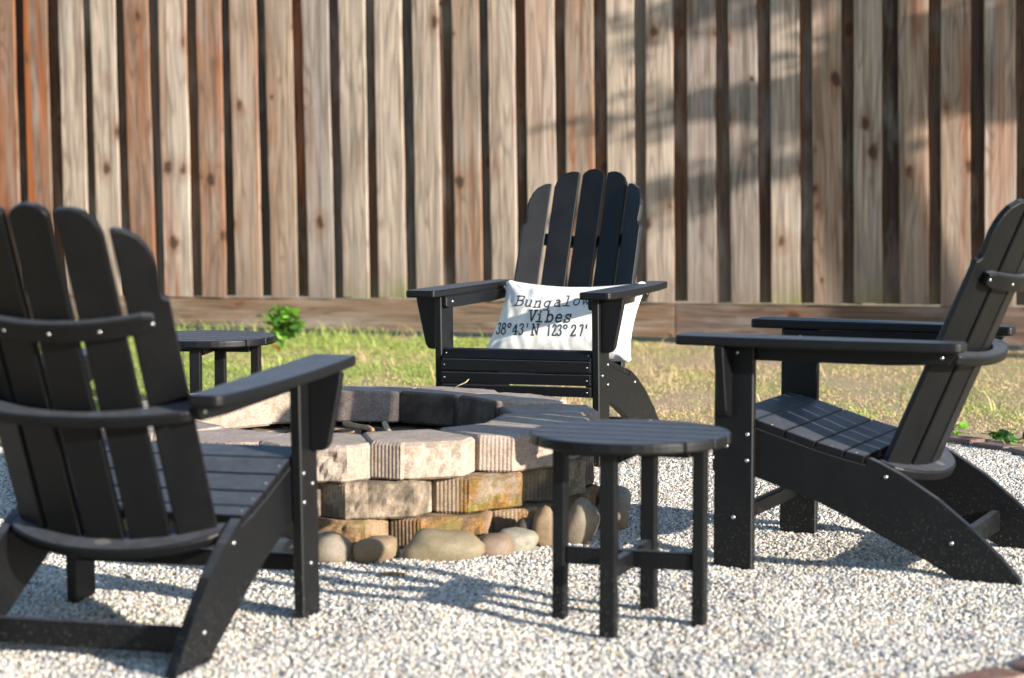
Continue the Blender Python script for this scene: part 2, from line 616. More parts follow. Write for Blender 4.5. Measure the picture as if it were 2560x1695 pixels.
def gravel_stuff():
    src = grid_sheet('pea_gravel', -2.6, 2.2, 4.0, 9.0, 0.04, lambda x, y: gravel_h(x, y) + 0.002, inside, None)
    tag(src, kind='stuff', label='pale pea gravel spread around the fire pit', cat='gravel')
    ng = bpy.data.node_groups.new('gravel_scatter', 'GeometryNodeTree')
    ng.interface.new_socket('Geometry', in_out='INPUT', socket_type='NodeSocketGeometry')
    ng.interface.new_socket('Geometry', in_out='OUTPUT', socket_type='NodeSocketGeometry')
    N = ng.nodes.new
    L = ng.links.new
    gi, go = N('NodeGroupInput'), N('NodeGroupOutput')
    join = N('GeometryNodeJoinGeometry')
    for k, (dens, lo, hi, lift) in enumerate([(30000, 0.0028, 0.0046, 0.000), (15000, 0.0026, 0.0062, 0.0032)]):
        dp = N('GeometryNodeDistributePointsOnFaces')
        dp.inputs['Density'].default_value = dens
        dp.inputs['Seed'].default_value = 3 + k
        L(gi.outputs[0], dp.inputs['Mesh'])
        ico = N('GeometryNodeMeshIcoSphere')
        ico.inputs['Radius'].default_value = 1.0
        ico.inputs['Subdivisions'].default_value = 2
        sm = N('GeometryNodeSetShadeSmooth')
        L(ico.outputs[0], sm.inputs['Geometry'])
        pos = N('GeometryNodeInputPosition')
        nz = N('ShaderNodeTexNoise')
        nz.inputs['Scale'].default_value = 0.9
        L(pos.outputs[0], nz.inputs['Vector'])
        vm = N('ShaderNodeVectorMath')
        vm.operation = 'SUBTRACT'
        L(nz.outputs['Color'], vm.inputs[0])
        vm.inputs[1].default_value = (0.5, 0.5, 0.5)
        sp = N('GeometryNodeSetPosition')
        L(sm.outputs[0], sp.inputs['Geometry'])
        vs = N('ShaderNodeVectorMath')
        vs.operation = 'SCALE'
        vs.inputs['Scale'].default_value = 0.9
        L(vm.outputs[0], vs.inputs[0])
        L(vs.outputs[0], sp.inputs['Offset'])
        smat = N('GeometryNodeSetMaterial')
        smat.inputs['Material'].default_value = M['pebble']
        L(sp.outputs[0], smat.inputs['Geometry'])
        rs = N('FunctionNodeRandomValue')
        rs.data_type = 'FLOAT_VECTOR'
        rs.inputs['Min'].default_value = (lo, lo, lo * 0.8)
        rs.inputs['Max'].default_value = (hi, hi, hi * 0.8)
        rs.inputs['Seed'].default_value = 11 + k
        rr = N('FunctionNodeRandomValue')
        rr.data_type = 'FLOAT_VECTOR'
        rr.inputs['Min'].default_value = (-0.6, -0.6, 0)
        rr.inputs['Max'].default_value = (0.6, 0.6, 6.28)
        rr.inputs['Seed'].default_value = 23 + k
        off = N('GeometryNodeSetPosition')
        L(dp.outputs['Points'], off.inputs['Geometry'])
        ro = N('FunctionNodeRandomValue')
        ro.data_type = 'FLOAT_VECTOR'
        ro.inputs['Min'].default_value = (0, 0, lift - 0.001)
        ro.inputs['Max'].default_value = (0, 0, lift + 0.002)
        ro.inputs['Seed'].default_value = 5 + k
        L(ro.outputs[0], off.inputs['Offset'])
        ip = N('GeometryNodeInstanceOnPoints')
        L(off.outputs[0], ip.inputs['Points'])
        L(smat.outputs[0], ip.inputs['Instance'])
        L(rs.outputs[0], ip.inputs['Scale'])
        L(rr.outputs[0], ip.inputs['Rotation'])
        rc = N('FunctionNodeRandomValue')
        rc.data_type = 'FLOAT'
        rc.inputs['Seed'].default_value = 41 + k
        st = N('GeometryNodeStoreNamedAttribute')
        st.data_type = 'FLOAT'
        st.domain = 'INSTANCE'
        st.inputs['Name'].default_value = 'tone'
        L(ip.outputs[0], st.inputs['Geometry'])
        L(rc.outputs[1], st.inputs['Value'])
        L(st.outputs[0], join.inputs[0])
    L(join.outputs[0], go.inputs[0])
    md = src.modifiers.new('scatter', 'NODES')
    md.node_group = ng
    return src


gravel_stuff()


# brick edging round the gravel: one thing, every brick a part
def brick_edging():
    t = thing('brick_edging', 'low row of weathered red bricks bordering the gravel against the lawn', 'edging')
    base = [box(-0.098, 0.098, -0.045, 0.045, -0.06, 0.0 + 0.004 * k, 0.006, 'brick') for k in range(3)]
    d = 0.0
    acc = [0.0]
    n = len(LOOPC)
    for i in range(n):
        acc.append(acc[-1] + (LOOPC[(i + 1) % n] - LOOPC[i]).length)
    total = acc[-1]
    i = 0
    d = 0.05
    while d < total - 0.1:
        while acc[i + 1] < d:
            i += 1
        p, q = LOOPC[i], LOOPC[(i + 1) % n]
        f = (d - acc[i]) / max(1e-6, acc[i + 1] - acc[i])
        c = p.lerp(q, f)
        a = math.atan2(q.y - p.y, q.x - p.x)
        o = link('brick', rnd.choice(base), M['brick'], t)
        nrm = Vector((math.sin(a), -math.cos(a)))
        c = c + nrm * (0.04 + rnd.uniform(-0.008, 0.008))
        o.location = (c.x, c.y, rnd.uniform(-0.004, 0.008))
        o.rotation_euler = (rnd.uniform(-0.04, 0.04), rnd.uniform(-0.04, 0.04), a + rnd.uniform(-0.05, 0.05))
        k = rnd.random()
        o.color = (0.25 - 0.09 * k, 0.125 - 0.02 * k, 0.085 + 0.005 * k, 1)
        d += 0.208 + rnd.uniform(0, 0.012)


brick_edging()

# ------------------------------------------------------------------ fence
FK = -0.278
FRZ = math.atan(FK)
fence = thing('board_fence', 'tall weathered board on board wooden fence behind the lawn', 'fence', (0, 12.74, 0), FRZ)

FACE = [(-3.17, -3.029), (-2.966, -2.819), (-2.738, -2.589), (-2.534, -2.383), (-2.321, -2.171), (-2.11, -1.94), (-1.873, -1.726), (-1.666, -1.506),
        (-1.447, -1.289), (-1.223, -1.066), (-1.008, -0.853), (-0.795, -0.635), (-0.571, -0.418), (-0.342, -0.185), (-0.129, 0.021), (0.087, 0.248),
        (0.309, 0.466), (0.541, 0.693), (0.759, 0.909), (0.987, 1.142), (1.219, 1.372), (1.444, 1.599), (1.669, 1.825), (1.888, 2.037), (2.128, 2.281),
        (2.346, 2.5), (2.572, 2.733)]
# colour of each measured board, amount of red heartwood, algae at the foot
PALE, TAN, GREY, BRWN, RED = (0.42, 0.347, 0.282), (0.345, 0.26, 0.195), (0.285, 0.243, 0.213), (0.26, 0.163, 0.112), (0.25, 0.115, 0.058)
FCOL = [(BRWN, .55, 0), (BRWN, 1, 0), (PALE, .1, 0), (PALE, 0, 0), (BRWN, .6, 0), (PALE, .95, 0), (BRWN, .4, 0), (TAN, .25, 0), (TAN, .15, 0), (GREY, .2, 0),
        (PALE, 0, .3), (PALE, 0, .8), (PALE, .05, 0), (TAN, .45, 0), (PALE, .1, 0), (PALE, .25, 0), (TAN, .5, 0), (PALE, .05, 0), (PALE, .05, 0), (GREY, .1, 0),
        (GREY, 0, 0), (PALE, 0, .7), (TAN, .2, 0), (PALE, 0, .6), (TAN, .6, 0), (TAN, .45, 0), (PALE, .4, 0)]
RCOL = {8: (.95, RED), 1: (.8, RED), 0: (.2, BRWN), 10: (.3, BRWN), 5: (.4, BRWN), 21: (.45, BRWN), 15: (.3, BRWN), 18: (.3, BRWN), 16: (.4, BRWN), 20: (.3, BRWN)}


def plank(w, t, h, wob, seed):
    """upright board with slightly uneven long edges, foot at z = 0"""
    rows = 9
    g = random.Random(seed)
    bm = bmesh.new()
    rings = []
    cut = g.uniform(-0.004, 0.004)
    for i in range(rows):
        z = h * i / (rows - 1)
        jl, jr, jy = [g.uniform(-wob, wob) for _ in range(3)]
        zz = [z + (cut if i == 0 else 0), z - (cut if i == 0 else 0)]
        b = 0.004
        pts = [(-w / 2 + jl + b, 0 + jy, zz[0]), (w / 2 + jr - b, 0 + jy, zz[1]), (w / 2 + jr, b + jy, zz[1]), (w / 2 + jr, t + jy, zz[1]), (-w / 2 + jl, t + jy, zz[0]), (-w / 2 + jl, b + jy, zz[0])]
        rings.append([bm.verts.new(p) for p in pts])
    for a, b in zip(rings, rings[1:]):
        for k in range(6):
            bm.faces.new((a[k], a[(k + 1) % 6], b[(k + 1) % 6], b[k]))
    bm.faces.new(rings[0][::-1])
    bm.faces.new(rings[-1])
    return me_from_bm('board', bm)


def foot_z(s):
    return 0.211 + 0.0064 * s


def build_fence():
    faces = [(a, b, c) for (a, b), c in zip(FACE, FCOL)]
    for side in (-1, 1):
        s = FACE[0][0] if side < 0 else FACE[-1][0] + 0.225
        for k in range(9):
            if side < 0:
                s -= 0.21
            faces.append((s, s + rnd.uniform(0.14, 0.155), (rnd.choice([PALE, TAN, BRWN, GREY]), rnd.choice([0, .1, .5]), 0)))
            if side > 0:
                s += 0.222
    faces.sort(key=lambda q: q[0])
    n0 = 9
    TH = 0.018
    for i, (a, b, (c, orange, alg)) in enumerate(faces):
        s = (a + b) / 2
        z0 = foot_z(s) + rnd.uniform(-0.006, 0.006)
        o = link('board', plank(b - a, TH, 1.95, 0.0022, 100 + i), M['wood'], fence)
        tilt = -R(0.85 + rnd.uniform(-0.25, 0.25))
        # measured half way up: keep that point while the board leans
        o.location = (s - math.tan(tilt) * (1.05 - z0), rnd.uniform(-0.003, 0.003), z0)
        o.rotation_euler = (0, tilt, R(rnd.uniform(-2.2, 2.2)))
        v = rnd.uniform(0.9, 1.1)
        o.color = (c[0] * v, c[1] * v, c[2] * v, 1)
        o['orange'] = float(orange)
        o['algae'] = float(alg)
        if i + 1 < len(faces):
            b2 = faces[i + 1][0]
            m = (b + b2) / 2
            w = (b2 - b) + 0.075
            z0 = foot_z(m) + rnd.uniform(-0.004, 0.004)
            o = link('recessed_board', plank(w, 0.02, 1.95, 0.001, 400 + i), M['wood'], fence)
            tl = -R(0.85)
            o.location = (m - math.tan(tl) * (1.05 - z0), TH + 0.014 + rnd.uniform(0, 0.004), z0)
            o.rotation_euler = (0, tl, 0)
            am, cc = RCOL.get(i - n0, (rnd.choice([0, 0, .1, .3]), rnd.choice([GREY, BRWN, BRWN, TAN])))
            v = rnd.uniform(0.24, 0.55)  # recessed boards darkened in colour to deepen the shade between face boards
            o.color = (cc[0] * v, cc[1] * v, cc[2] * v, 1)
            o['orange'] = float(am)
            o['algae'] = float(0.4 * rnd.random())
    # kickboard: two lengths that meet at s = 0.92, one more at each end
    joints = [-5.4, -2.9, 0.922, 3.4, 5.2]
    for k, (a, b) in enumerate(zip(joints, joints[1:])):
        za, zb = foot_z(a) + 0.012, foot_z(b) + 0.012
        me = prism([(a + 0.003, 0.02), (b - 0.003, 0.02), (b - 0.003, zb - 0.02), (a + 0.003, za - 0.02)], (0, 0.016, 0), (1, 0, 0), (0, 0, 1), (0, 1, 0), 0.034, 0.003, 1, 'kickboard')
        # turn the mesh so that its grain runs along it
        L_ = b - a
        mat = Matrix.Translation((a, 0, 0)) @ Matrix.Rotation(R(90), 4, 'Y')
        me.transform(mat.inverted())
        o = link('kickboard', me, M['wood'], fence)
        o.matrix_local = mat
        o.color = [(0.21, 0.155, 0.11, 1), (0.22, 0.16, 0.112, 1), (0.135, 0.10, 0.078, 1), (0.15, 0.115, 0.085, 1)][k]
        o['orange'] = 0.12
        o['algae'] = 0.0
    for s in (-4.6, -2.2, 0.2, 2.6, 5.0):
        o = link('post', box(s - 0.045, s + 0.045, 0.0, 0.09, -0.1, 2.1, 0.004, 'post'), M['wood'], fence)
        o.location = (0, 0.062, 0)
        o.color = (0.2, 0.15, 0.1, 1)
    for z in (0.5, 1.25, 1.95):
        me = box(-5.3, 5.3, 0.154, 0.192, z, z + 0.085, 0.003, 'rail')
        mat = Matrix.Rotation(R(90), 4, 'Y')
        me.transform(mat.inverted())
        o = link('rail', me, M['wood'], fence)
        o.matrix_local = mat
        o.color = (0.2, 0.15, 0.1, 1)


build_fence()


# ------------------------------------------------------------------ lawn blades
def fence_y(x):
    return 12.74 + FK * x


def grass():
    g = np.random.default_rng(5)
    P = []
    # behind the gravel, then thin strips at its sides and the near right corner
    for (x0, x1, y0, y1, n) in [(-3.1, 3.3, 8.2, 13.8, 400000), (-5.6, -3.1, 8.2, 14.4, 110000), (3.3, 5.2, 8.2, 12.0, 60000), (1.5, 3.2, 6.0, 8.6, 22000), (-3.6, -1.8, 6.5, 8.6, 16000), (0.4, 2.2, 3.9, 6.0, 26000)]:
        x = g.uniform(x0, x1, n)
        y = g.uniform(y0, y1, n)
        k = ~inside(x, y) & (y < fence_y(x) + 0.03)
        P.append(np.stack([x[k], y[k]], 1))
    P = np.concatenate(P)
    # keep blades off the bricks
    d = np.full(len(P), 9.0)
    for q in LP[::2]:
        d = np.minimum(d, np.hypot(P[:, 0] - q[0], P[:, 1] - q[1]))
    P = P[d > 0.085]
    n1 = np.array([noise.noise(Vector((a * 1.3, b * 0.9, 0))) + 0.5 * noise.noise(Vector((a * 4.1, b * 3.1, 7))) for a, b in P])
    # the lawn is greener on the left and dry and thin on the right
    green = 0.40 - 0.22 * P[:, 0] + 1.1 * n1
    green = np.clip(green + 0.36 * (P[:, 0] < 0.1), 0.05, 0.97)
    thin = np.clip(1.0 - 0.62 * np.clip(P[:, 0] - 0.2, 0, 1.2) + 0.6 * n1, 0.12, 1)
    keep = g.uniform(0, 1, len(P)) < thin
    P, green = P[keep], green[keep]
    N = len(P)
    edge = np.clip(1 - (fence_y(P[:, 0]) - P[:, 1]) / 0.35, 0, 1)
    tall = (g.uniform(0, 1, N) < 0.006 + 0.10 * edge * (P[:, 0] < -0.4))
    hgt = g.uniform(0.005, 0.014, N) * (0.75 + 0.5 * green) + tall * g.uniform(0.02, 0.10, N)
    wid = g.uniform(0.0018, 0.0036, N)
    az = g.uniform(0, 2 * np.pi, N)
    lean = g.uniform(0.4, 1.8, N) * hgt
    dx, dy = np.cos(az), np.sin(az)
    sx, sy = -dy, dx
    z0 = -0.014
    V = np.empty((N, 5, 3))
    for k, (f, ww) in enumerate([(0, 1), (0, -1), (0.55, 0.8), (0.55, -0.8)]):
        V[:, k, 0] = P[:, 0] + dx * lean * f * f + sx * wid * ww
        V[:, k, 1] = P[:, 1] + dy * lean * f * f + sy * wid * ww
        V[:, k, 2] = z0 + hgt * f
    V[:, 4, 0] = P[:, 0] + dx * lean
    V[:, 4, 1] = P[:, 1] + dy * lean
    V[:, 4, 2] = z0 + hgt * 0.95
    base = np.arange(N)[:, None] * 5
    tris = np.concatenate([base + np.array([[0, 1, 3]]), base + np.array([[0, 3, 2]]), base + np.array([[2, 3, 4]])], 1).reshape(-1)
    me = bpy.data.meshes.new('lawn_grass')
    me.vertices.add(N * 5)
    me.vertices.foreach_set('co', V.reshape(-1))
    nt = N * 3
    me.loops.add(nt * 3)
    me.loops.foreach_set('vertex_index', tris)
    me.polygons.add(nt)
    me.polygons.foreach_set('loop_start', np.arange(nt) * 3)
    me.update(calc_edges=True)
    isg = g.uniform(0, 1, N) < green
    v = g.uniform(0.82, 1.15, N)[:, None]
    cg = np.array([0.24, 0.37, 0.07]) * v
    cy = np.array([0.50, 0.54, 0.16]) * v
    mixg = g.uniform(0, 1, N)[:, None]
    cd = np.array([0.72, 0.57, 0.33]) * v
    cb = np.array([0.54, 0.38, 0.21]) * v
    mixd = g.uniform(0, 1, N)[:, None]
    c = np.where(isg[:, None], cg * mixg + cy * (1 - mixg), cd * mixd + cb * (1 - mixd))
    rgba = np.ones((N, 5, 4))
    rgba[:, :, :3] = c[:, None, :]
    at = me.color_attributes.new('blade_col', 'FLOAT_COLOR', 'POINT')
    at.data.foreach_set('color', rgba.reshape(-1))
    o = link('lawn_grass', me, M['grass'])
    tag(o, 'short patchy lawn grass, green at left and dry at right', 'grass', kind='stuff')


grass()


# ------------------------------------------------------------------ fire pit
PC = (-0.49, 6.78)
RO, NB = 0.74, 14
DEP = 0.28
STEP = 360 / NB
pit = thing('fire_pit', 'round fire pit built of three courses of tan concrete blocks', 'fire pit', (PC[0], PC[1], 0))


def block_mesh(seed, hz):
    """retaining wall block: rough split face to -y, two ribbed side facets, tapering to the back at y = DEP"""
    g = random.Random(seed)
    half = math.tan(R(STEP / 2))
    fx, fy = 0.092, 0.068
    cx = (RO - fy) * half - 0.0035
    bx = (RO - DEP) * half - 0.005
    pts = [(-bx, DEP, 0), (-cx - 0.0005, fy + 0.012, 0)]
    nr = 8
    for i in range(nr):                     # left facet, corner to face
        for k, (f, dpt) in enumerate([(0.0, 0.0), (0.12, 0.0), (0.5, 0.0028), (0.88, 0.0)][:3]):
            t = (i + f) / nr
            x, y = -cx + (cx - fx) * t, fy * (1 - t)
            nx, ny = 0.77, 0.63
            dpt *= 0.55
            pts.append((x + nx * dpt, y + ny * dpt, 0))
    nf = 15
    for i in range(nf + 1):
        pts.append((-fx + 2 * fx * i / nf, 0, 1 if 0 < i < nf else 0.35))
    for i in range(nr):
        for k, (f, dpt) in enumerate([(0.12, 0.0), (0.5, 0.0028), (1.0, 0.0)]):
            t = (i + f) / nr
            x, y = fx + (cx - fx) * t, fy * t
            pts.append((x - 0.42 * dpt, y + 0.35 * dpt, 0))
    pts += [(cx + 0.0005, fy + 0.012, 0), (bx, DEP, 0)]
    lev = [(0, 0.006), (0.006, 0.0), (0.022, 0), (0.04, 0), (0.055, 0), (0.07, 0), (0.085, 0), (hz - 0.007, 0.0), (hz, 0.007)]
    vs, fs = [], []
    n = len(pts)
    ox, oy = g.uniform(0, 50), g.uniform(0, 50)
    for z, ins in lev:
        for x, y, rough in pts:
            d = rough * (0.010 * noise.noise(Vector((x * 26 + ox, z * 26, oy))) + 0.007 * noise.noise(Vector((x * 75 + ox, z * 75, oy))))
            k = 1 - ins / 0.12
            edge = 0.003 * noise.noise(Vector((x * 40 + oy, z * 10, ox))) if ins else 0
            vs.append((x * k, 0.14 + (y - 0.14) * k + d + rough * ins * 0.5, z + edge))
    for i in range(len(lev) - 1):
        for k in range(n):
            fs.append((i * n + k, i * n + (k + 1) % n, (i + 1) * n + (k + 1) % n, (i + 1) * n + k))
    fs.append(tuple(range(n - 1, -1, -1)))
    fs.append(tuple((len(lev) - 1) * n + k for k in range(n)))
    return me_py('block', vs, fs)


BM = [block_mesh(60 + k, 0.1) for k in range(6)]
TOPC = (0.385, 0.315, 0.262)
for course, (z, ph) in enumerate([(-0.018, 12.8), (0.084, 23.8), (0.187, 9.3)]):
    for k in range(NB):
        ang = (ph + STEP * (k + 0.5)) % 360
        o = link('block', BM[(k * 5 + course * 2) % 6], M['block'], pit)
        a = R(ang) + R(rnd.uniform(-0.8, 0.8))
        r = RO + rnd.uniform(-0.012, 0.012) - 0.006 * (2 - course) * 0
        o.location = (math.sin(a) * r, -math.cos(a) * r, z + rnd.uniform(-0.001, 0.001) + (0.001 if course == 2 and 100 < ang < 260 else 0))
        o.rotation_euler = (rnd.uniform(-0.02, 0.02) * (0.4 if course == 2 else 1) + (0.042 if course == 2 and 100 < ang < 260 else 0), rnd.uniform(-0.016, 0.016), a + R(rnd.uniform(-1.5, 1.5)))
        v = rnd.uniform(0.88, 1.10)
        if course == 2:
            c = TOPC
            o['moss'], o['stain'] = 0.0, 0.08
        elif course == 1:
            c = (0.335, 0.272, 0.215)
            o['moss'] = 1.0 if 24 < ang < 50 else 0.22
            o['stain'] = 0.75 if ang > 350 or ang < 15 or ang > 55 else 0.35
        else:
            c = (0.34, 0.24, 0.165)
            o['moss'], o['stain'] = 0.85, 0.6
        o.color = (c[0] * v, c[1] * v * rnd.uniform(0.96, 1.02), c[2] * v * rnd.uniform(0.93, 1.03), 1)
        o['soot'] = 1.0 if 85 < ang < 165 else (0.32 if 165 <= ang < 190 else (0.06 if 190 < ang < 290 else 0.8))
vs = [(0, 0, 0.176)]
for i in range(32):
    vs.append((0.47 * math.cos(i * math.pi / 16), 0.47 * math.sin(i * math.pi / 16), 0.168 + 0.008 * math.sin(i * 2.3)))
link('ash_bed', me_py('ash_bed', vs, [(0, 1 + i, 1 + (i + 1) % 32) for i in range(32)]), M['ash'], pit)


def stick(label, pts, radii, mat, cat='stick', name='stick'):
    v, f = tube(pts, radii, 7)
    o = link(name, me_py(name, v, f), mat, smooth=True)
    tag(o, label, cat)
    return o


stick('forked brown stick poking out of the fire pit over its front rim', [(-0.489, 6.68, 0.266), (-0.465, 6.58, 0.272), (-0.44, 6.47, 0.282), (-0.40, 6.32, 0.297), (-0.383, 6.24, 0.302)],
      [0.010, 0.0095, 0.008, 0.008, 0.006], M['twig'])
stick('short pale snapped stick end showing inside the fire pit', [(-0.366, 6.54, 0.283), (-0.353, 6.47, 0.272), (-0.338, 6.40, 0.258)], [0.0085, 0.008, 0.008], M['straw'])
stick('thin dark stick lying in the fire pit near the left chair arm', [(-0.60, 6.60, 0.262), (-0.53, 6.52, 0.268), (-0.45, 6.47, 0.268)], [0.005, 0.006, 0.004], M['twig'])
stick('wisp of dry straw on the far rim of the fire pit', [(-0.19, 7.30, 0.302), (-0.17, 7.30, 0.312), (-0.148, 7.30, 0.322), (-0.138, 7.30, 0.332)], [0.0012, 0.0014, 0.0022, 0.0012], M['straw'], 'straw', 'straw_wisp')


# ------------------------------------------------------------------ river stones round the pit
def stone(label, x, y, sx, sy, sz, col, rz=0, tilt=(0, 0), sink=0.25, seed=0):
    bm = bmesh.new()
    bmesh.ops.create_icosphere(bm, subdivisions=3, radius=1.0)
    off = Vector((seed * 3.7, seed * 1.3, 0))
    for v in bm.verts:
        p = v.co.copy()
        d = 1 + 0.30 * noise.noise(p * 0.9 + off) + 0.10 * noise.noise(p * 2.1 + off)
        q = Vector([math.copysign(abs(c) ** 0.86, c) for c in p]) * d
        v.co = Vector((q.x * sx, q.y * sy, q.z * sz)) * 0.96
    me = me_from_bm('river_stone', bm)
    o = link('river_stone', me, M['stone'], smooth=True)
    o.location = (x, y, sz * (0.93 - 2 * sink))
    o.rotation_euler = (tilt[0], tilt[1], rz)
    o.color = (col[0] * 0.72, col[1] * 0.68, col[2] * 0.63, 1)
    tag(o, label, 'stone', 'river stones round the fire pit')


stone('grey beige round stone just right of the left chair front leg', -0.475, 5.93, 0.062, 0.05, 0.050, (0.33, 0.30, 0.25), 0.2, seed=1)
stone('tan oval stone between the grey beige one and the largest flat stone', -0.357, 5.93, 0.065, 0.055, 0.044, (0.42, 0.33, 0.23), -0.15, (0, -0.1), seed=2)
stone('largest flat olive tan stone at the front of the fire pit', -0.183, 5.935, 0.105, 0.062, 0.054, (0.36, 0.32, 0.22), 0.1, (0, 0.06), 0.22, seed=3)
stone('pinkish brown stone right of the largest flat stone', -0.05, 5.985, 0.055, 0.05, 0.044, (0.34, 0.26, 0.20), 0.3, seed=4)
stone('smooth pale green grey stone behind the pinkish brown one', 0.012, 6.075, 0.060, 0.05, 0.046, (0.42, 0.42, 0.36), -0.2, (0, 0.15), seed=5)
stone('upright tan stone leaning on the pit behind the front table left leg', 0.088, 6.14, 0.034, 0.042, 0.068, (0.40, 0.30, 0.20), 0.2, (0.1, 0.12), 0.18, seed=6)
stone('large upright grey tan stone seen between two legs of the front table', 0.185, 6.17, 0.052, 0.05, 0.080, (0.36, 0.32, 0.26), 0.0, (0.05, 0.22), 0.18, seed=7)
stone('grey stone resting at the right side of the pit behind the table', 0.295, 6.70, 0.055, 0.06, 0.050, (0.40, 0.40, 0.39), 0.4, (0, 0), 0.12, seed=8)
stone('pink stone standing in front of the grey stone at the pit side', 0.275, 6.42, 0.052, 0.045, 0.052, (0.40, 0.30, 0.25), 0.1, (0, 0.1), 0.2, seed=9)
stone('small whitish stone showing between the left chair frame and the pit', -0.612, 6.03, 0.030, 0.03, 0.030, (0.55, 0.53, 0.50), 0, seed=10)
stone('small dark tan stone next to the whitish one behind the left chair leg', -0.567, 5.985, 0.030, 0.03, 0.028, (0.26, 0.21, 0.16), 0, seed=11)
stone('dark stone hiding in shade between the pale green and upright stones', 0.045, 6.155, 0.035, 0.03, 0.045, (0.10, 0.09, 0.08), 0.3, (0, 0), 0.1, seed=12)

# ------------------------------------------------------------------ adirondack chairs
CW, T = 0.301, 0.0254           # outer face of a front leg, board thickness
LEAN = R(23.0)
UP = Vector((0, -math.sin(LEAN), math.cos(LEAN)))
NF = Vector((0, math.cos(LEAN), math.sin(LEAN)))
RB = 0.405                      # radius of the curved back
SEAT = [(0.0, 0.385), (-0.025, 0.384), (-0.060, 0.379), (-0.103, 0.368), (-0.184, 0.343), (-0.265, 0.318), (-0.340, 0.299), (-0.394, 0.288)]
C0 = Vector((0, -0.640, 0.792)) - NF * 0.0717      # middle of the back at the height of the shoulders


def back_point(th, u, off=0.0):
    return C0 + UP * u + NF * (RB * (1 - math.cos(th)) + off * math.cos(th)) + Vector((1, 0, 0)) * ((RB - off) * math.sin(th))


